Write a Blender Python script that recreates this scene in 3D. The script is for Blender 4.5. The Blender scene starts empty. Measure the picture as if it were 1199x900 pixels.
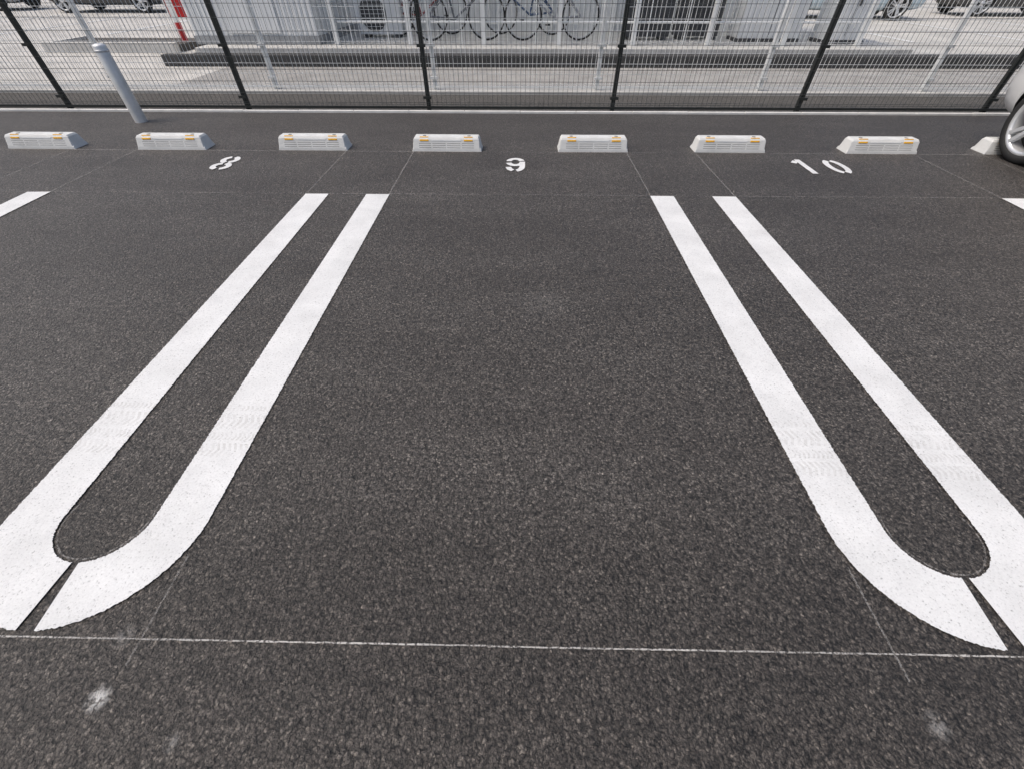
import bpy, bmesh, math, random
from mathutils import Vector, Matrix
random.seed(7)
sc=bpy.context.scene
COL=sc.collection
# ------------------------------------------------------------ materials
def newmat(name):
    m=bpy.data.materials.new(name); m.use_nodes=True
    nt=m.node_tree; b=nt.nodes['Principled BSDF']
    return m,nt,b
def N(nt,t,**kw):
    n=nt.nodes.new(t)
    for k,v in kw.items():
        if k in n.inputs: n.inputs[k].default_value=v
        else: setattr(n,k,v)
    return n
def ramp(nt,src,stops,interp='LINEAR'):
    r=nt.nodes.new('ShaderNodeValToRGB'); r.color_ramp.interpolation=interp
    e=r.color_ramp.elements
    while len(e)<len(stops): e.new(0.5)
    for el,(p,c) in zip(e,stops):
        el.position=p
        el.color=(c,c,c,1) if not isinstance(c,tuple) else (*c,1)
    nt.links.new(src,r.inputs[0]); return r.outputs[0]
def mul(nt,a,b,fac=1.0,mode='MULTIPLY'):
    m=nt.nodes.new('ShaderNodeMix'); m.data_type='RGBA'; m.blend_type=mode
    m.inputs[0].default_value=fac
    for s,i in ((a,6),(b,7)):
        if isinstance(s,tuple): m.inputs[i].default_value=(*s,1)
        else: nt.links.new(s,m.inputs[i])
    return m.outputs[2],m
def math_(nt,op,a,b=None,clamp=False):
    m=nt.nodes.new('ShaderNodeMath'); m.operation=op; m.use_clamp=clamp
    for s,i in ((a,0),(b,1)):
        if s is None: continue
        if isinstance(s,(int,float)): m.inputs[i].default_value=s
        else: nt.links.new(s,m.inputs[i])
    return m.outputs[0]
def simple(name,col,rough=0.5,metal=0.0,var=0.12,scale=6,spec=0.5,bump=0.0,bscale=60):
    m,nt,b=newmat(name)
    tc=N(nt,'ShaderNodeTexCoord')
    n=N(nt,'ShaderNodeTexNoise',Scale=scale,Detail=4.0)
    nt.links.new(tc.outputs['Object'],n.inputs['Vector'])
    lo=tuple(c*(1-var) for c in col); hi=tuple(min(1,c*(1+var)) for c in col)
    c=ramp(nt,n.outputs[0],[(0.3,lo),(0.7,hi)])
    nt.links.new(c,b.inputs['Base Color'])
    b.inputs['Roughness'].default_value=rough; b.inputs['Metallic'].default_value=metal
    b.inputs['Specular IOR Level'].default_value=spec
    if bump>0:
        n2=N(nt,'ShaderNodeTexNoise',Scale=bscale,Detail=3.0)
        nt.links.new(tc.outputs['Object'],n2.inputs['Vector'])
        bp=N(nt,'ShaderNodeBump',Strength=bump,Distance=0.01)
        nt.links.new(n2.outputs[0],bp.inputs['Height']); nt.links.new(bp.outputs[0],b.inputs['Normal'])
    return m

def asphalt_mat(name,k=1.0,scale=150.0):
    m,nt,b=newmat(name); L=nt.links
    tc=N(nt,'ShaderNodeTexCoord')
    nd=N(nt,'ShaderNodeTexNoise',Scale=90.0,Detail=2.0); L.new(tc.outputs['Object'],nd.inputs['Vector'])
    vm=N(nt,'ShaderNodeVectorMath',operation='MULTIPLY_ADD'); L.new(nd.outputs['Color'],vm.inputs[0])
    vm.inputs[1].default_value=(0.011,0.011,0.011); L.new(tc.outputs['Object'],vm.inputs[2])
    v=N(nt,'ShaderNodeTexVoronoi',Scale=scale); L.new(vm.outputs[0],v.inputs['Vector'])
    v2=N(nt,'ShaderNodeTexVoronoi',Scale=scale*2.4); L.new(vm.outputs[0],v2.inputs['Vector'])
    sep=N(nt,'ShaderNodeSeparateColor'); L.new(v.outputs['Color'],sep.inputs[0])
    sep2=N(nt,'ShaderNodeSeparateColor'); L.new(v2.outputs['Color'],sep2.inputs[0])
    stone=ramp(nt,sep.outputs[0],[(0,(0.043*k,0.038*k,0.034*k)),(0.5,(0.078*k,0.070*k,0.063*k)),(0.85,(0.108*k,0.098*k,0.089*k)),(1,(0.19*k,0.172*k,0.152*k))])
    c,_=mul(nt,stone,ramp(nt,sep2.outputs[1],[(0,0.64),(0.8,1.08),(1,1.85)]))
    c,_=mul(nt,c,ramp(nt,v.outputs['Distance'],[(0.0,1.12),(0.45,1.0),(0.75,0.30)]))
    nf=N(nt,'ShaderNodeTexNoise',Scale=72.0,Detail=3.0,Roughness=0.65); L.new(tc.outputs['Object'],nf.inputs['Vector'])
    c,_=mul(nt,c,ramp(nt,nf.outputs[0],[(0.36,0.25),(0.45,0.90),(0.56,1.05),(0.70,1.45)]))
    nm=N(nt,'ShaderNodeTexNoise',Scale=16.0,Detail=4.0,Roughness=0.7); L.new(tc.outputs['Object'],nm.inputs['Vector'])
    c,_=mul(nt,c,ramp(nt,nm.outputs[0],[(0.3,0.84),(0.7,1.16)]))
    nl=N(nt,'ShaderNodeTexNoise',Scale=1.3,Detail=4.0,Roughness=0.6)
    mp=N(nt,'ShaderNodeMapping'); mp.inputs['Scale'].default_value=(0.55,1.8,1); L.new(tc.outputs['Object'],mp.inputs[0]); L.new(mp.outputs[0],nl.inputs['Vector'])
    c,_=mul(nt,c,ramp(nt,nl.outputs[0],[(0.32,(0.78,0.76,0.75)),(0.68,(1.16,1.16,1.16))]))
    # darker band along the stall mouths, still somewhat dark nearer the camera
    sx=N(nt,'ShaderNodeSeparateXYZ'); L.new(tc.outputs['Object'],sx.inputs[0])
    yy=math_(nt,'ADD',sx.outputs[1],math_(nt,'MULTIPLY',nl.outputs[0],0.16))
    band=ramp(nt,math_(nt,'MULTIPLY',math_(nt,'ADD',yy,1.0),0.4),[(0.45,(0.84,0.82,0.80)),(0.50,(0.72,0.70,0.685)),(0.60,(0.76,0.745,0.73)),(0.70,(1.0,1.0,1.0))])
    c,_=mul(nt,c,band)
    for (x,y,r,amt) in ((-0.905,0.115,0.030,0.60),(0.905,0.10,0.03,0.18),(-0.70,0.045,0.02,0.15),(-0.93,0.235,0.03,.10),(0.12,1.62,0.16,0.03)):
        d=N(nt,'ShaderNodeVectorMath',operation='DISTANCE'); L.new(vm.outputs[0],d.inputs[0]); d.inputs[1].default_value=(x,y,0)
        t=math_(nt,'SUBTRACT',1.0,math_(nt,'DIVIDE',d.outputs['Value'],r),True)
        t=math_(nt,'MULTIPLY',t,ramp(nt,nf.outputs[0],[(0.42,0.1),(0.55,1.0)]))
        t=math_(nt,'MULTIPLY',t,amt*2.2,True)
        c2,mn=mul(nt,c,(0.6,0.59,0.57),mode='MIX'); L.new(t,mn.inputs[0]); c=c2
    L.new(c,b.inputs['Base Color'])
    b.inputs['Roughness'].default_value=0.54
    b.inputs['Specular IOR Level'].default_value=0.55
    h=math_(nt,'MULTIPLY',v.outputs['Distance'],-1.0)
    h=math_(nt,'ADD',h,math_(nt,'MULTIPLY',sep.outputs[1],0.45))
    h=math_(nt,'ADD',h,math_(nt,'MULTIPLY',v2.outputs['Distance'],-0.45))
    h=math_(nt,'ADD',h,math_(nt,'MULTIPLY',nf.outputs[0],2.4))
    bp=N(nt,'ShaderNodeBump',Strength=0.9,Distance=0.0034); L.new(h,bp.inputs['Height']); L.new(bp.outputs[0],b.inputs['Normal'])
    return m

def paint_mat(name,tyre=True):
    m,nt,b=newmat(name); L=nt.links
    tc=N(nt,'ShaderNodeTexCoord')
    n1=N(nt,'ShaderNodeTexNoise',Scale=5.0,Detail=5.0,Roughness=0.65); L.new(tc.outputs['Object'],n1.inputs['Vector'])
    c=ramp(nt,n1.outputs[0],[(0.3,(0.67,0.675,0.67)),(0.65,(0.80,0.805,0.80))])
    n2=N(nt,'ShaderNodeTexNoise',Scale=170.0,Detail=3.0,Roughness=0.7); L.new(tc.outputs['Object'],n2.inputs['Vector'])
    c,_=mul(nt,c,ramp(nt,n2.outputs[0],[(0.29,0.38),(0.39,0.92),(0.6,1.0)]))
    if tyre:
        sx=N(nt,'ShaderNodeSeparateXYZ'); L.new(tc.outputs['Object'],sx.inputs[0])
        X,Y=sx.outputs[0],sx.outputs[1]
        tot=None
        for (y0,w,fr) in ((0.745,0.026,330.0),(0.80,0.016,420.0),(0.865,0.030,290.0),(0.925,0.012,400.0)):
            yy=math_(nt,'ADD',Y,math_(nt,'MULTIPLY',X,0.02))
            d=math_(nt,'ABSOLUTE',math_(nt,'SUBTRACT',yy,y0))
            band=math_(nt,'LESS_THAN',d,w)
            tr=math_(nt,'SINE',math_(nt,'MULTIPLY',math_(nt,'ADD',X,math_(nt,'MULTIPLY',d,0.45)),fr))
            tr=math_(nt,'GREATER_THAN',tr,0.0)
            t=math_(nt,'MULTIPLY',band,tr)
            tot=t if tot is None else math_(nt,'MAXIMUM',tot,t)
        n3=N(nt,'ShaderNodeTexNoise',Scale=22.0,Detail=3.0); L.new(tc.outputs['Object'],n3.inputs['Vector'])
        f=math_(nt,'MULTIPLY',tot,ramp(nt,n3.outputs[0],[(0.38,0.06),(0.62,0.36)]))
        c2,mn=mul(nt,c,(0.40,0.39,0.37),mode='MIX'); L.new(f,mn.inputs[0]); c=c2
    L.new(c,b.inputs['Base Color']); b.inputs['Roughness'].default_value=0.7
    bp=N(nt,'ShaderNodeBump',Strength=0.4,Distance=0.003); L.new(n2.outputs[0],bp.inputs['Height']); L.new(bp.outputs[0],b.inputs['Normal'])
    return m
def chalk_mat(name,amt,lo=0.38,hi=0.54):
    m,nt,b=newmat(name); L=nt.links
    b.inputs['Base Color'].default_value=(0.60,0.58,0.55,1); b.inputs['Roughness'].default_value=0.9
    tc=N(nt,'ShaderNodeTexCoord')
    n=N(nt,'ShaderNodeTexNoise',Scale=160.0,Detail=2.0,Roughness=0.7); L.new(tc.outputs['Object'],n.inputs['Vector'])
    n2=N(nt,'ShaderNodeTexNoise',Scale=3.0,Detail=2.0); L.new(tc.outputs['Object'],n2.inputs['Vector'])
    a=math_(nt,'MULTIPLY',ramp(nt,n.outputs[0],[(lo,0.12),(hi,1.0)]),ramp(nt,n2.outputs[0],[(0.3,0.5*amt),(0.6,amt)]))
    tr=N(nt,'ShaderNodeBsdfTransparent'); mx=N(nt,'ShaderNodeMixShader')
    L.new(a,mx.inputs[0]); L.new(tr.outputs[0],mx.inputs[1]); L.new(b.outputs[0],mx.inputs[2])
    L.new(mx.outputs[0],nt.nodes['Material Output'].inputs['Surface'])
    return m

# ------------------------------------------------------------ mesh builder
class MB:
    def __init__(s): s.v=[];s.f=[];s.m=[];s.sm=[]
    def add(s,vs,fs,mat=0,smooth=False):
        o=len(s.v); s.v+= [tuple(p) for p in vs]
        for f in fs: s.f.append([i+o for i in f]); s.m.append(mat); s.sm.append(smooth)
    def box(s,x0,x1,y0,y1,z0,z1,mat=0):
        vs=[(x,y,z) for z in (z0,z1) for y in (y0,y1) for x in (x0,x1)]
        s.add(vs,[(0,2,3,1),(4,5,7,6),(0,1,5,4),(2,6,7,3),(0,4,6,2),(1,3,7,5)],mat)
    def tube(s,a,b,r,mat=0,n=8,r2=None,caps=True):
        a=Vector(a);b=Vector(b);d=(b-a).normalized()
        u=d.cross(Vector((0,0,1)) if abs(d.z)<0.9 else Vector((1,0,0))).normalized(); w=d.cross(u)
        r2=r if r2 is None else r2
        vs=[];
        for P,R in ((a,r),(b,r2)):
            for i in range(n):
                t=2*math.pi*i/n+math.pi/n; vs.append(P+u*math.cos(t)*R+w*math.sin(t)*R)
        fs=[(i,(i+1)%n,n+(i+1)%n,n+i) for i in range(n)]
        s.add(vs,fs,mat,n>5)
        if caps: s.add(vs,[tuple(range(n-1,-1,-1)),tuple(range(n,2*n))],mat)
    def path(s,pts,r,mat=0,n=8):
        for a,b in zip(pts,pts[1:]): s.tube(a,b,r,mat,n)
    def revolve(s,prof,C,axis='X',n=40,mat=0,smooth=True,closed=False):
        C=Vector(C); vs=[]
        for (a,r) in prof:
            for i in range(n):
                t=2*math.pi*i/n; c,q=math.cos(t)*r,math.sin(t)*r
                vs.append(C+(Vector((a,c,q)) if axis=='X' else Vector((c,a,q)) if axis=='Y' else Vector((c,q,a))))
        fs=[]
        K=len(prof); rng=K if closed else K-1
        for k in range(rng):
            k2=(k+1)%K
            for i in range(n): fs.append((k*n+i,k*n+(i+1)%n,k2*n+(i+1)%n,k2*n+i))
        s.add(vs,fs,mat,smooth)
    def obj(s,name,mats,parent=None,loc=(0,0,0),rot=0,bevel=0):
        me=bpy.data.meshes.new(name); me.from_pydata(s.v,[],s.f); me.update()
        for m in mats: me.materials.append(m)
        me.polygons.foreach_set('material_index',s.m); me.polygons.foreach_set('use_smooth',s.sm)
        o=bpy.data.objects.new(name,me); COL.objects.link(o); o.location=loc; o.rotation_euler=(0,0,rot)
        if parent: o.parent=parent
        if bevel:
            b=o.modifiers.new('b','BEVEL'); b.width=bevel; b.segments=2; b.limit_method='ANGLE'
        return o
def empty(name,loc=(0,0,0),rot=0):
    e=bpy.data.objects.new(name,None); COL.objects.link(e); e.location=loc; e.rotation_euler=(0,0,rot); return e
def recalc(o):
    bm=bmesh.new(); bm.from_mesh(o.data); bmesh.ops.recalc_face_normals(bm,faces=bm.faces); bm.to_mesh(o.data); bm.free()
def sheet(name,x0,x1,y0,y1,z,mat):
    b=MB(); b.add([(x0,y0,z),(x1,y0,z),(x1,y1,z),(x0,y1,z)],[(0,1,2,3)]); return b.obj(name,[mat])

M_as=asphalt_mat('asphalt_new',1.10)
M_as2=simple('asphalt_aged',(0.32,0.31,0.295),0.85,var=0.18,scale=3,bump=0.3)
M_dk=simple('dark_strip',(0.055,0.055,0.055),0.9,var=0.2,scale=12,bump=.3)  # one dark tone for the raised kerb and the strip behind it
M_conc=simple('concrete',(0.54,0.53,0.505),0.85,var=0.12,scale=4,bump=0.2)
M_kerb=simple('kerb_concrete',(0.74,0.73,0.70),0.85,var=0.12,scale=7,bump=0.2)
M_apron=simple('concrete_apron',(0.52,0.505,0.475),0.9,var=0.15,scale=1.3,bump=0.2)
M_grav=simple('gravel',(0.085,0.08,0.074),0.95,var=0.55,scale=55,bump=1.0,bscale=50)
M_gr=simple('terrain',(0.25,0.245,0.22),0.95,var=0.2,scale=0.3)
M_pt=paint_mat('road_paint_white'); M_pt2=paint_mat('number_paint',False)

# ------------------------------------------------------------ ground
sheet('ground',-600,600,-300,900,-0.012,M_gr)
sheet('asphalt_parking_lot',-45,45,-30,5.13,0.0,M_as)
b=MB()
x=-45.0
while x<45: b.box(x,x+.596,5.13,5.165,-0.05,0.020+random.uniform(-.001,.001)); x+=.6
b.obj('concrete_kerb',[M_kerb],bevel=0.004)
sheet('gravel_strip',-45,45,5.165,6.05,-0.004,M_grav)
b=MB(); b.box(-45,45,6.05,6.22,-.05,.03); b.obj('concrete_kerb',[M_conc],bevel=.006)
sheet('service_road',-4.6,45,6.22,7.95,-0.004,M_as2)
sheet('concrete_apron_pavement',-45,-4.6,6.22,7.95,-0.004,M_apron)
sheet('neighbour_parking_ground',-45,45,7.95,60,-0.004,M_apron)
b=MB(); b.box(-5.6,45,7.95,8.10,-0.05,0.14,0); b.box(-5.6,45,8.10,8.9,-0.05,0.06,1); b.obj('raised_kerb',[M_dk,M_dk],bevel=0.01)
b=MB(); b.box(-5.6,6.6,8.9,12.5,-0.05,0.12); b.obj('concrete_slab',[M_conc],bevel=0.01)

# ------------------------------------------------------------ painted markings
def ribbon(mb,cl,w,z,mat=0,j=0.0015):
    L=[];R=[]
    for i,p in enumerate(cl):
        a=Vector(cl[max(0,i-1)]);c=Vector(cl[min(len(cl)-1,i+1)])
        d=(c-a).normalized(); n=Vector((-d.y,d.x)); p=Vector(p)
        L.append(p+n*(w/2+random.uniform(-j,j))); R.append(p-n*(w/2+random.uniform(-j,j)))
    vs=[(q.x,q.y,z) for q in L]+[(q.x,q.y,z) for q in R]; k=len(cl)
    mb.add(vs,[(i,k+i,k+i+1,i+1) for i in range(k-1)],mat)
YF=2.905; YN=0.234; SW=0.162; HO=0.294
def xsk(cx,y): return cx*(1+0.010*(y-1.5)/1.5)
def half(mb,cx,side,gap=0.016):
    rc=HO-SW/2; yc=YN+HO
    pts=[]; n=700
    for i in range(n+1):
        y=YF-(YF-yc)*i/n; pts.append((xsk(cx,y)+side*rc,y))
    a1=math.pi/2-math.asin(gap/rc)
    for i in range(1,101):
        a=a1*i/100; pts.append((xsk(cx,yc)+side*rc*math.cos(a),yc-rc*math.sin(a)))
    ribbon(mb,pts,SW,0.004,j=0.0017)
W=2.375
for k in range(-4,4):
    cx=W*(k+0.5)
    b=MB(); half(b,cx,-1); half(b,cx,1)
    b.obj('parking_line_marking',[M_pt])
def arc(cx,cy,rx,ry,a0,a1,n=24): return [(cx+rx*math.cos(math.radians(a0+(a1-a0)*i/n)),cy+ry*math.sin(math.radians(a0+(a1-a0)*i/n))) for i in range(n+1)]
def line(p,q,n=12): return [(p[0]+(q[0]-p[0])*i/n,p[1]+(q[1]-p[1])*i/n) for i in range(n+1)]
def digit(ch):
    w,h,s=0.155,0.32,0.044
    rx=w/2-s/2; t=h/2-s/2
    if ch=='0': return [arc(0,0.0,rx,t,-76,76),arc(0,0,rx,t,104,256)]
    if ch=='1': return [line((0.012,-h/2),(0.012,h/2)),line((-0.050,h/2-0.085),(-0.012,h/2-0.035),4)]
    if ch=='8':
        q=t/2; g=.008
        return [arc(0,q+g,rx*.94,q-g,-78,74),arc(0,q+g,rx*.94,q-g,106,258),arc(0,-q-g,rx*1.04,q-g,-74,78),arc(0,-q-g,rx*1.04,q-g,102,254)]
    if ch=='9':
        q=t*.55; c=t-q
        return [arc(0,c,rx,q,20,165),arc(0,c,rx,q,195,345),line((rx,c+.005),(rx,-c*.9))+arc(0,-c*.6,rx,t-c*.6,-12,-80,12),arc(0,-c*.6,rx,t-c*.6,-108,-168,12)]
def number(txt,cx,cy):
    b=MB()
    for ch,dx in zip(txt,{1:[0],2:[-0.13,0.125]}[len(txt)]):
        for i,st in enumerate(digit(ch)): ribbon(b,[(cx+dx+p[0],cy+p[1]) for p in st],0.044,0.004+i*.0004,j=0.0012)
    b.obj('stall_number_marking',[M_pt2])
number('8',-2.37,3.52); number('9',-0.035,3.52); number('10',2.385,3.52)
M_ch=chalk_mat('chalk',0.85); M_ch2=chalk_mat('chalk_faint',0.34); M_ch3=chalk_mat('primer_edge',0.38,.46,.60)
b=MB()
def cl(p,q,w,m,n=60): ribbon(b,line(p,q,n),w,0.003,m,j=w*0.2)
cl((-6,0.222),(-.05,0.2235),0.0036,0,300); cl((-.06,0.2225),(6,0.226),0.0036,0,300)
cl((-6,2.915),(6,2.915),0.007,1,100)
cl((-6,3.835),(6,3.835),0.010,1,100)
for k in range(-3,4):
    for sd in (-1,1):
        x=W*(k+0.5)*1.01+sd*0.29
        cl((x,2.91),(x,3.84),0.008,1)
        cl((W*(k+.5)*.992+sd*.29,0.42),(W*(k+.5)*.992+sd*.29,0.17),0.005,1)
    cx=xsk(W*(k+.5),.5); r=HO-SW-.009; yc=YN+HO
    ribbon(b,[(cx+r*math.cos(math.radians(a)),yc+r*math.sin(math.radians(a))) for a in range(-200,21,3)],.0045,.003,2,j=.001)
b.obj('chalk_layout_lines',[M_ch,M_ch2,M_ch3])

# ------------------------------------------------------------ wheel stops
M_ws=simple('wheelstop_resin',(0.66,0.665,0.65),0.6,var=0.08,scale=9,bump=.2)
M_wg=simple('wheelstop_groove',(0.25,0.25,0.245),0.8)
M_or=simple('reflector_amber',(0.90,0.47,0.03),0.25,var=0.15,scale=80)
M_pl=simple('wheelstop_label',(0.74,0.75,0.74),0.5)
def wheel_stop(x,rot=0):
    b=MB(); L=0.285; H=0.10
    sec=[(-0.075,0.0),(-0.072,0.018),(-0.052,0.088),(-0.042,H),(0.045,H),(0.055,0.088),(0.075,0.018),(0.078,0.0)]
    st=[(-L-0.012,0.02),(-L-0.006,0.25),(-L+0.006,0.86),(-L+0.016,1.0),(L-0.016,1.0),(L-0.006,0.86),(L+0.006,0.25),(L+0.012,0.02)]
    vs=[];n=len(sec)
    for (xx,zf) in st:
        for (y,z) in sec: vs.append((xx,y,min(z,H*zf)))
    fs=[]
    for i in range(len(st)-1):
        for j in range(n-1): fs.append((i*n+j,i*n+j+1,(i+1)*n+j+1,(i+1)*n+j))
    fs.append(tuple(range(n))); fs.append(tuple((len(st)-1)*n+j for j in range(n-1,-1,-1)))
    b.add(vs,fs,0)
    ax=Vector((0,0.02,0.07)).normalized(); nx=Vector((0,-0.07,0.02)).normalized()
    def patch(x0,x1,t0,t1,mat,th=0.003):
        P=[]
        for (dn) in (-0.004,th):
            for (xx,t) in ((x0,t0),(x1,t0),(x1,t1),(x0,t1)): P.append(Vector((xx,-0.072,0.018))+ax*t+nx*dn)
        b.add(P,[(4,5,6,7),(0,1,5,4),(1,2,6,5),(2,3,7,6),(3,0,4,7)],mat)
    for r in range(3):
        t=0.008+r*0.0155
        for (x0,x1) in ((-0.235,-0.13),(-0.12,-0.005),(0.005,0.12),(0.13,0.235)): patch(x0,x1,t,t+0.0050,1,0.0008)
    patch(-0.225,-0.150,0.058,0.0705,2,0.004); patch(0.150,0.225,0.058,0.0705,2,0.004)
    patch(-0.125,0.125,0.058,0.069,3,0.002)
    for xx in (-0.19,0.19): b.tube((xx,0.0,H-.002),(xx,0.0,H+0.0022),0.015,1,14)
    for xx in (-0.09,0.09): b.box(xx-0.05,xx+0.05,-0.012,0.012,H-.002,H+.0018,3)
    for s in (-1,1): b.box(s*.1875-.0375,s*.1875+.0375,-.044,-.032,H-.004,H+.003,2)
    o=b.obj('parking_wheel_stop',[M_ws,M_wg,M_or,M_pl],loc=(x,3.928,0),rot=rot,bevel=0.0025)
    recalc(o); return o
for x in (-6.55,-5.35,-4.16,-3.01,-1.785,-0.625,0.625,1.79,3.06,4.22,5.4,6.6):
    o=wheel_stop(x,random.uniform(-0.012,0.012)); o.location.y+=random.uniform(-.008,.008)

# ------------------------------------------------------------ bollard
M_gal=simple('galvanised_steel',(0.66,0.67,0.68),0.42,0.45,var=0.1,scale=14)
b=MB()
b.revolve([(-.05,0.055),(0.595,0.055),(0.607,0.050),(0.614,0.03),(0.616,0.0)],(0,0,0),'Z',28)
b.revolve([(0.556,0.0552),(0.558,0.058),(0.572,0.058),(0.574,0.0552)],(0,0,0),'Z',28)
b.obj('steel_bollard',[M_gal],loc=(-3.86,4.74,0))

# ------------------------------------------------------------ fences
M_fd=simple('fence_dark_bronze',(0.030,0.033,0.031),0.5,0.3,var=0.15)
M_fwire=simple('fence_wire',(0.09,0.095,0.093),0.45,0.3,var=0.15)
M_fw=simple('fence_white',(0.80,0.81,0.80),0.5,0.0,var=0.05)
def fence(name,y,x0,x1,mats,H,pitch,rows,pr,wr,bottom):
    b=MB()
    x=x0
    while x<=x1:
        b.box(x-pr,x+pr,y+0.01,y+0.01+2*pr,-0.3,H+0.03,0)
        b.tube((x,y+.01+pr,H+0.03),(x,y+.01+pr,H+0.05),pr*1.1,0,8)
        for z in (bottom+0.10,H*0.46,H-0.08): b.box(x-pr-0.022,x+pr+0.022,y-0.012,y+0.009,z-0.012,z+0.012,0)
        x+=2.0
    for i in range(int((x1-x0)/pitch)):
        xx=x0+i*pitch; b.tube((xx,y,bottom),(xx,y,H),wr,1,3,caps=False)
    for z in rows: b.tube((x0,y-wr*1.6,z),(x1,y-wr*1.6,z),wr*1.2,1,4,caps=False)
    b.box(x0,x1,y-.006,y+.006,bottom,bottom+.022,0)
    b.obj(name,mats)
rows=[0.06,0.075,0.16]; z=0.26
while z<1.15: rows.append(z); z+=0.10
rows+=[1.2,1.185]
fence('wire_mesh_fence',5.235,-11,11,[M_fd,M_fwire],1.2,0.05,rows,0.020,0.0020,0.02)
rows=[0.06,0.09]+[0.09+0.1*i for i in range(1,9)]+[0.98]
fence('white_wire_mesh_fence',6.13,-13.06,13,[M_fw,M_fw],1.0,0.05,rows,0.022,0.0028,0.05)

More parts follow.
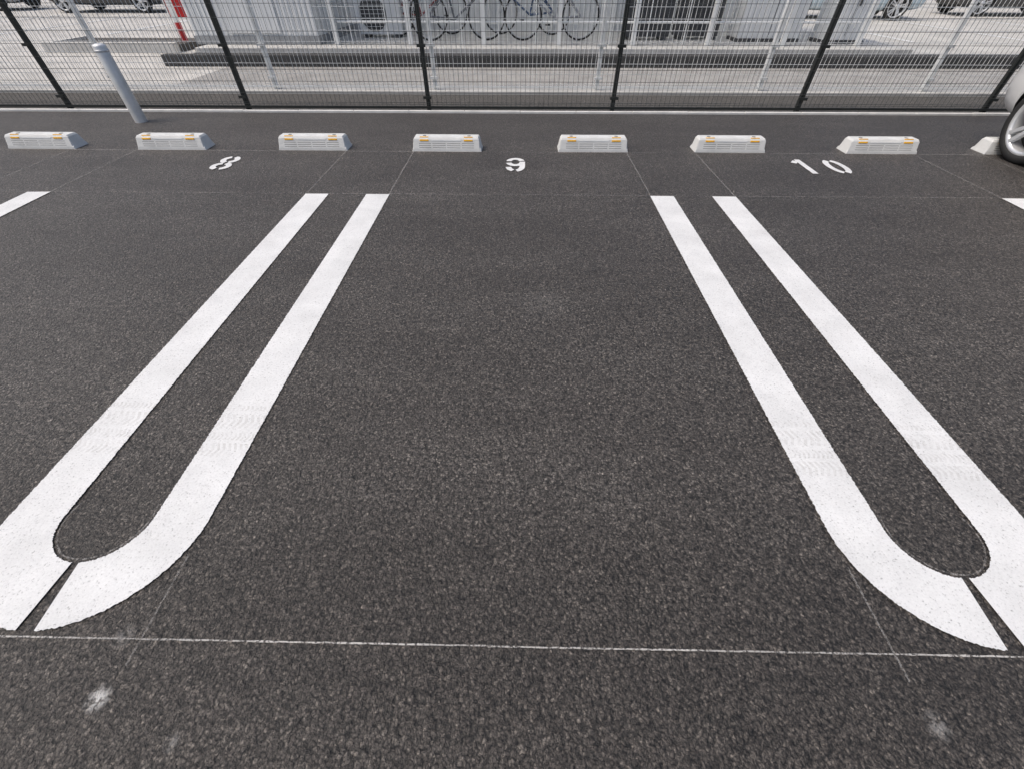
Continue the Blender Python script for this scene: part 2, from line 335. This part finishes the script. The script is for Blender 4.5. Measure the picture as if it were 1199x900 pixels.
# ------------------------------------------------------------ cars
M_blk=simple('black_trim',(0.02,0.02,0.02),0.6)
M_tyre=simple('tyre_rubber',(0.022,0.022,0.022),0.8,bump=.1)
M_rim=simple('alloy_rim',(0.70,0.71,0.72),0.35,0.5,var=0.04)
M_lamp=simple('lamp_lens',(0.7,0.7,0.72),0.1,0.3); M_red=simple('tail_lamp_red',(0.45,0.02,0.02),0.15)
M_glass,nt,bs=newmat('car_glass'); bs.inputs['Base Color'].default_value=(0.02,0.025,0.028,1); bs.inputs['Roughness'].default_value=0.05
def carpaint(name,col):
    m=simple(name,col,0.28,0.0,var=0.02); m.node_tree.nodes['Principled BSDF'].inputs['Coat Weight'].default_value=0.7; return m
def car(loc,rot,paint,hw=0.80,L=3.9,Hs=1.0):
    e=empty('parked_car',loc,rot)
    h=L/2
    S=[(-h,0.30,.60,.56,.58,.50,.60),(-h+.06,0.22,.72,.68,.70,.60,.73),(-h+.35,0.18,.79,.75,.84,.60,.88),(-h+.95,0.17,.80,.78,.95,.62,.99),
       (-h+1.15,0.17,.80,.78,.97,.62,1.05),(-h+1.75,0.17,.80,.785,.98,.60,1.44),(-h+2.1,0.17,.80,.785,.985,.605,1.50),(0.55,0.17,.80,.785,.99,.605,1.51),
       (h-.55,0.18,.80,.78,1.0,.59,1.48),(h-.25,0.20,.79,.77,1.0,.565,1.42),(h-.10,0.24,.74,.72,.99,.53,1.18),(h,0.32,.66,.64,.75,.50,.80)]
    vs=[];fs=[];mt=[]
    k=hw/0.80
    for (y,zb,wl,wb,zt,wr,zr) in S:
        wl*=k;wb*=k;wr*=k; zr=zt+(zr-zt)*Hs
        hf=[(0,zb),(wl*.85,zb),(wl,zb+.10),(wl+.005,(zb+zt)*.5),(wb,zt-.05),(wb-.01,zt),(wr+.015,zr-.07 if zr-zt>.2 else zr-.02),(wr*.85,zr-.01),(0,zr+.012)]
        ring=hf+[(-x,z) for (x,z) in hf[-2:0:-1]]
        vs+=[(x,y,z) for x,z in ring]; n=len(ring)
    for i in range(len(S)-1):
        for j in range(n):
            fs.append((i*n+j,i*n+(j+1)%n,(i+1)*n+(j+1)%n,(i+1)*n+j))
            jj=j if j<8 else 15-j
            m=0
            if jj==5 and 4<=i<=8: m=1
            if jj in (6,7) and i in (3,4): m=1
            if jj in (6,7) and i==9: m=1
            if jj==0: m=2
            mt.append(m)
    fs.append(tuple(range(n))[::-1]); mt.append(0); fs.append(tuple((len(S)-1)*n+j for j in range(n))); mt.append(0)
    me=bpy.data.meshes.new('body'); me.from_pydata(vs,[],fs); me.update()
    mats=[paint,M_glass,M_blk]
    for m in mats: me.materials.append(m)
    me.polygons.foreach_set('material_index',mt)
    o=bpy.data.objects.new('body',me); COL.objects.link(o); recalc(o)
    sb=o.modifiers.new('s','SUBSURF'); sb.levels=2; sb.render_levels=2
    yf=-h+0.72; yr=h-0.62; R=0.29
    cut=MB()
    for yy in (yf,yr):
        for sx in (-1,1):
            a=sx*(hw-0.24); c_=sx*(hw+0.2); lo,hi=min(a,c_),max(a,c_)
            cut.revolve([(lo,0.0),(lo,R+.035),(hi,R+.035),(hi,0.0)],(0,yy,R),'X',40,2,False)
    co=cut.obj('cut',mats)
    bm=bmesh.new(); bm.from_mesh(co.data); bmesh.ops.remove_doubles(bm,verts=bm.verts,dist=1e-5); bmesh.ops.recalc_face_normals(bm,faces=bm.faces); bm.to_mesh(co.data); bm.free()
    bo=o.modifiers.new('c','BOOLEAN'); bo.object=co; bo.operation='DIFFERENCE'; bo.solver='EXACT'
    dg=bpy.context.evaluated_depsgraph_get(); me2=bpy.data.meshes.new_from_object(o.evaluated_get(dg))
    o.modifiers.clear(); o.data=me2; bpy.data.objects.remove(co)
    for p in me2.polygons: p.use_smooth = p.material_index!=2
    o.parent=e
    for (yy,nm) in ((yf,'front'),(yr,'rear')):
        for sx in (-1,1):
            w=MB(); x=sx*(hw-0.085); C=(x,yy,R)
            w.revolve([(-.08,R-.062),(-.085,R-.035),(-.078,R-.012),(-.06,R),(.06,R),(.078,R-.012),(.085,R-.035),(.08,R-.062)],C,'X',56,0,True,True)
            w.revolve([(-.078,R-.062),(-.05,R-.080),(.05,R-.080),(.078,R-.062)],C,'X',56,1,True)
            w.revolve([(sx*.080,R-.056),(sx*.086,R-.070),(sx*.070,R-.082)],C,'X',56,1,True)
            w.revolve([(sx*-.02,0),(sx*-.02,R-.08)],C,'X',40,2)
            w.revolve([(sx*.03,.062),(sx*.064,.055),(sx*.07,.03),(sx*.072,0)],C,'X',24,1)
            for q in range(10):
                t=0.5+2*math.pi*(q//2)/5+(0.16 if q%2 else -0.16); d=Vector((0,math.cos(t),math.sin(t))); u=Vector((0,-math.sin(t),math.cos(t)))
                c0=Vector(C)+d*0.045+Vector((sx*.052,0,0)); c1=Vector(C)+d*(R-.074)+Vector((sx*.072,0,0))
                P=[]
                for c_,ww in ((c0,.020),(c1,.019)):
                    for (a_,z_) in ((-1,-.02),(1,-.02),(.7,.008),(-.7,.008)): P.append(c_+u*a_*ww+Vector((sx*z_,0,0)))
                w.add(P,[(0,1,5,4),(1,2,6,5),(2,3,7,6),(3,0,4,7)],1)
            w.obj('wheel_'+nm,[M_tyre,M_rim,M_blk],parent=e)
    d=MB()
    for sx in (-1,1):
        d.box(min(sx*.50,sx*.70)*k,max(sx*.50,sx*.70)*k,-h+.02,-h+.16,.60,.69,1)
        d.box(min(sx*.60,sx*.735)*k,max(sx*.60,sx*.735)*k,h-.14,h-.015,.72,.93,2)
        d.box(min(sx*(hw-.02),sx*(hw+.13)),max(sx*(hw-.02),sx*(hw+.13)),-h+1.32,-h+1.42,.96,1.08,3)
        for yy in (-h+2.05,h-1.05): d.box(min(sx*(hw-.02),sx*(hw+.012)),max(sx*(hw-.02),sx*(hw+.012)),yy,yy+.14,.84,.865,0)
    d.box(-.40*k,.40*k,-h-.006,-h+.05,.40,.50,0); d.box(-.17,.17,-h-.012,-h+.03,.34,.39,1); d.box(-.17,.17,h-.03,h+.006,.50,.60,1)
    d.obj('lamps_and_trim',[M_blk,M_lamp,M_red,paint],parent=e,bevel=.01)
    return e
P_w=carpaint('car_white',(0.80,0.80,0.79)); P_b=carpaint('car_pale_blue',(0.42,0.52,0.58)); P_k=carpaint('car_dark',(0.03,0.032,0.036)); P_s=carpaint('car_silver',(0.42,0.43,0.44))
car((3.955+0.80,3.65+0.62-1.95,0),0,P_w)
car((9.4,16.6,0),math.radians(80),P_b); car((15.2,17.6,0),math.radians(86),P_k); car((8.2,22.5,0),math.radians(90),P_w)
car((-13.5,18.5,0),math.radians(90),P_k); car((-19.0,19.2,0),math.radians(92),P_s); car((-9.6,25.5,0),0.1,P_w); car((20.5,14.5,0),0.0,P_s)

# ------------------------------------------------------------ prefab storage building
M_pan=simple('white_cladding',(0.80,0.81,0.81),0.55,var=0.04,scale=2); M_gry=simple('grey_panel',(0.30,0.31,0.32),0.6)
M_dg=simple('dark_grey',(0.06,0.062,0.065),0.6)
def building(x0,x1,y0,y1,z0,H):
    e=empty('prefab_storage_building')
    b=MB(); b.box(x0,x1,y0,y1,z0+.12,H,0)
    n=int((x1-x0)/0.09)
    for i in range(n):
        x=x0+.03+i*(x1-x0)/n; b.box(x,x+.035,y0-.014,y0+.001,z0+.14,H-.1,0)
    b.obj('walls',[M_pan],parent=e)
    b=MB(); b.box(x0-.01,x1+.01,y0-.02,y1+.01,z0,z0+.118,0); b.obj('base',[M_gry],parent=e)
    b=MB(); b.box(x0-.12,x1+.12,y0-.15,y1+.12,H+.002,H+.10,0); b.obj('roof',[M_gry],parent=e)
    b=MB(); xm=(x0+x1)/2; b.box(xm-.45,xm+.45,y0-.03,y0-.015,z0+.16,2.1,0); b.box(xm+.34,xm+.38,y0-.06,y0-.03,1.0,1.15,1); b.obj('door',[M_pan,M_dg],parent=e)
building(-5.75,-3.55,9.3,12.0,0.12,2.6)
e=empty('bicycle_shelter')
b=MB(); X=-3.25
while X<5.9:
    b.box(X-.035,X+.035,9.25,9.32,.12,2.2,0); b.box(X-.03,X+.03,11.5,11.56,.12,2.0,0); b.box(X-.02,X+.02,9.32,11.5,2.0,2.06,0); X+=1.3
b.obj('posts',[M_fw],parent=e)
M_poly,nt,bs=newmat('translucent_roof_panel'); bs.inputs['Base Color'].default_value=(.85,.88,.9,1); bs.inputs['Roughness'].default_value=.5; bs.inputs['Transmission Weight'].default_value=.8
b=MB(); b.box(-3.4,5.9,9.0,11.8,2.21,2.22,0); b.obj('roof',[M_poly],parent=e)
b=MB()
for z in (.42,.75): b.tube((-3.2,9.37,z),(5.8,9.37,z),.018,0)
X=-3.0
while X<5.8: b.path([(X,9.37,.12),(X,9.37,.75)],.010,0,6); X+=.65
b.obj('rack_rails',[M_fw],parent=e)
b=MB(); b.box(-3.3,5.85,11.58,11.62,.12,1.9,0); b.obj('rear_screen',[M_pan],parent=e)

def bicycle(loc,rot,col):
    M=simple('bike_frame_paint',col,0.35); b=MB(); R=0.325
    for x in (-0.52,0.52):
        b.revolve([(0.016*math.cos(a),R+0.016*math.sin(a)) for a in [i*math.pi/3 for i in range(6)]],(x,0,R+.016),'Y',36,1,True,True)
        b.revolve([(0.010*math.cos(a),R-.025+0.010*math.sin(a)) for a in [i*math.pi/3 for i in range(6)]],(x,0,R+.016),'Y',36,2,True,True)
        b.tube((x,-.05,R+.014),(x,.05,R+.014),.02,2)
        for i in range(16):
            t=i*math.pi/8; b.tube((x,0,R+.014),(x+math.cos(t)*(R-.03),0,R+.014+math.sin(t)*(R-.03)),.0016,2,4)
        b.path([(x+math.cos(t)*(R+.03),0,R+.014+math.sin(t)*(R+.03)) for t in [math.radians(q) for q in range(30,175,12)]],.012,2,6)
    bb=(-.06,0,.30); st=(-.17,0,.72); hd=(.36,0,.78); hd2=(.40,0,.62)
    for p,q in ((bb,st),(bb,hd2),(st,hd2),(bb,(-.52,0,.34)),(st,(-.52,0,.34)),(hd,hd2)): b.tube(p,q,.018,0)
    for s in (-.05,.05): b.tube((.41,s,.60),(.52,s,.34),.011,2); b.tube((-.14,s*.6,.66),(-.52,s,.34),.008,0)
    b.tube(hd,(.33,0,.95),.013,2); b.path([(.18,-.27,.98),(.30,-.2,1.0),(.33,0,.96),(.30,.2,1.0),(.18,.27,.98)],.012,2)
    b.tube(st,(-.20,0,.82),.013,2)
    b.add([(-.34,-.09,.83),(-.34,.09,.83),(-.06,.025,.84),(-.06,-.025,.84),(-.33,-.08,.88),(-.33,.08,.88),(-.07,.02,.87),(-.07,-.02,.87)],[(0,1,2,3),(4,7,6,5),(0,4,5,1),(1,5,6,2),(2,6,7,3),(3,7,4,0)],1)
    for z in (.70,.78,.86,.94): b.path([(.44,-.15,z),(.70,-.15,z),(.70,.15,z),(.44,.15,z),(.44,-.15,z)],.004,2,4)
    for q in range(6):
        u=.44+.052*q
        for s in (-.15,.15): b.tube((u,s,.70),(u,s,.94),.003,2,4)
        b.tube((.70,-.15+.06*q,.70),(.70,-.15+.06*q,.94),.003,2,4)
    b.tube(bb,(.08,.09,.24),.010,2); b.box(.04,.12,.08,.17,.225,.245,1); b.tube(bb,(-.20,-.09,.36),.010,2); b.box(-.24,-.16,-.17,-.08,.35,.37,1)
    b.tube((-.40,0.05,.34),(-.46,.14,.0),.008,2)
    b.obj('bicycle',[M,M_tyre,M_gal],loc=loc,rot=rot)
bicycle((-1.15,9.85,.12),math.radians(6),(0.15,0.16,0.18)); bicycle((0.55,9.9,.12),math.radians(182),(0.35,0.36,0.38)); bicycle((-1.9,10.7,.12),math.radians(15),(.25,.05,.05)); bicycle((.1,10.8,.12),math.radians(175),(.05,.1,.2))
def ac(x,y,w=.8,h=.65,m=M_gry):
    b=MB(); b.box(-w/2,w/2,0,.3,.05,h,0); b.box(-w/2+.05,-w/2+.15,-.02,.32,0,.048,1); b.box(w/2-.15,w/2-.05,-.02,.32,0,.048,1)
    b.revolve([(-.012,.23),(-.02,.24),(-.012,.25)],(-.1,0,h*.53),'Y',30,1); b.revolve([(-.004,0),(-.004,.23)],(-.1,0,h*.53),'Y',30,1,False)
    for q in range(7): b.tube((-.33,-.014,h*.53-.18+q*.06),(.13,-.014,h*.53-.18+q*.06),.005,0,4)
    b.obj('outdoor_ac_unit',[m,M_dg],loc=(x,y,.12),bevel=.008)
ac(2.35,10.0,.8,.7,M_dg); ac(3.3,10.1,.8,.8,M_dg); ac(-2.7,10.3,.8,.65,M_pan)
def cabinet(x,y,w,h,m):
    b=MB(); b.box(-w/2,w/2,0,.45,.05,h,0); b.box(-w/2-.02,w/2+.02,-.02,.47,0,.048,1); b.box(-w/2-.02,w/2+.02,-.03,.48,h+.002,h+.03,0)
    b.box(-.004,.004,-.006,.002,.1,h-.05,1); b.box(.03,.05,-.03,-.001,h*.5,h*.5+.12,1)
    b.obj('utility_cabinet',[m,M_dg],loc=(x,y,.12),bevel=.006)
cabinet(4.5,9.8,1.1,1.2,M_pan); cabinet(5.75,9.6,.7,1.0,M_pan)
M_redp=simple('red_paint',(.50,.02,.02),.4)
b=MB(); b.revolve([(0,.14),(.05,.13),(.07,.05),(.07,0)],(0,0,0),'Z',20,1)
for i in range(5): b.tube((0,0,.07+i*.3),(0,0,.07+(i+1)*.3),.05,0 if i%2==0 else 1,14)
b.obj('marker_pole',[M_redp,M_fw],loc=(-6.35,9.9,0))
b=MB(); b.box(-.22,.22,-.015,.015,.35,1.75,0); b.tube((-.24,0,0),(-.24,0,1.8),.015,1); b.tube((.24,0,0),(.24,0,1.8),.015,1); b.box(-.13,.13,-.02,-.016,.7,1.5,1)
b.obj('red_banner_sign',[M_redp,M_fw],loc=(-7.0,11.2,0),rot=.5)
b=MB()
for i in range(9):
    x=-22+i*2.5
    if x<-6: b.add([(x,12,.001),(x+.12,12,.001),(x+.12,17,.001),(x,17,.001)],[(0,1,2,3)])
for i in range(8):
    x=8+i*2.5; b.add([(x,11,.001),(x+.12,11,.001),(x+.12,15.5,.001),(x,15.5,.001)],[(0,1,2,3)])
b.obj('neighbour_parking_lines',[M_pt2])
b=MB(); b.box(-8.6,-6.2,9.3,9.42,-.02,.14,0); b.box(-8.6,-8.48,9.42,10.4,-.02,.14,0); b.obj('planter_kerb',[M_conc])
b=MB(); b.box(-8.48,-6.2,9.42,10.4,-.02,.10,0); b.obj('planter_soil',[M_grav])
e=empty('warehouse')
b=MB(); b.box(-30,34,42,60,0,7,0); b.obj('walls',[M_pan],parent=e)
b=MB(); b.box(-30.3,34.3,41.7,60.3,7.002,7.4,0)
for i in range(10): b.box(-27+i*6,-24+i*6,41.95,41.99,0.1,3.4,0)
b.obj('roof_and_shutters',[M_gry],parent=e)

# ------------------------------------------------------------ light
w=bpy.data.worlds.new("World"); sc.world=w; w.use_nodes=True
nt=w.node_tree; bg=nt.nodes['Background']; sky=nt.nodes.new('ShaderNodeTexSky'); sky.sky_type='NISHITA'; sky.sun_disc=False
el=math.radians(60); az=math.radians(-105)
sky.sun_elevation=el; sky.sun_rotation=az; sky.air_density=1.0; sky.dust_density=5.0; sky.ozone_density=0.6
nt.links.new(sky.outputs[0],bg.inputs[0]); bg.inputs[1].default_value=0.14
sd=bpy.data.lights.new('sun','SUN'); sd.energy=1.5; sd.angle=math.radians(26); sd.color=(1,0.96,0.89)
so=bpy.data.objects.new('sun',sd); COL.objects.link(so)
d=Vector((math.sin(az)*math.cos(el),math.cos(az)*math.cos(el),math.sin(el)))
so.rotation_euler=d.to_track_quat('Z','Y').to_euler()
sc.view_settings.view_transform='Standard'; sc.view_settings.look='None'; sc.view_settings.exposure=0

cd=bpy.data.cameras.new('camera'); co=bpy.data.objects.new('camera',cd); COL.objects.link(co)
cd.sensor_width=36; cd.lens=476/1199*36; cd.clip_start=0.02; cd.clip_end=2000
co.location=(0,0,1.12); co.rotation_euler=(math.radians(90-45.95),0,math.radians(1.0))
sc.camera=co
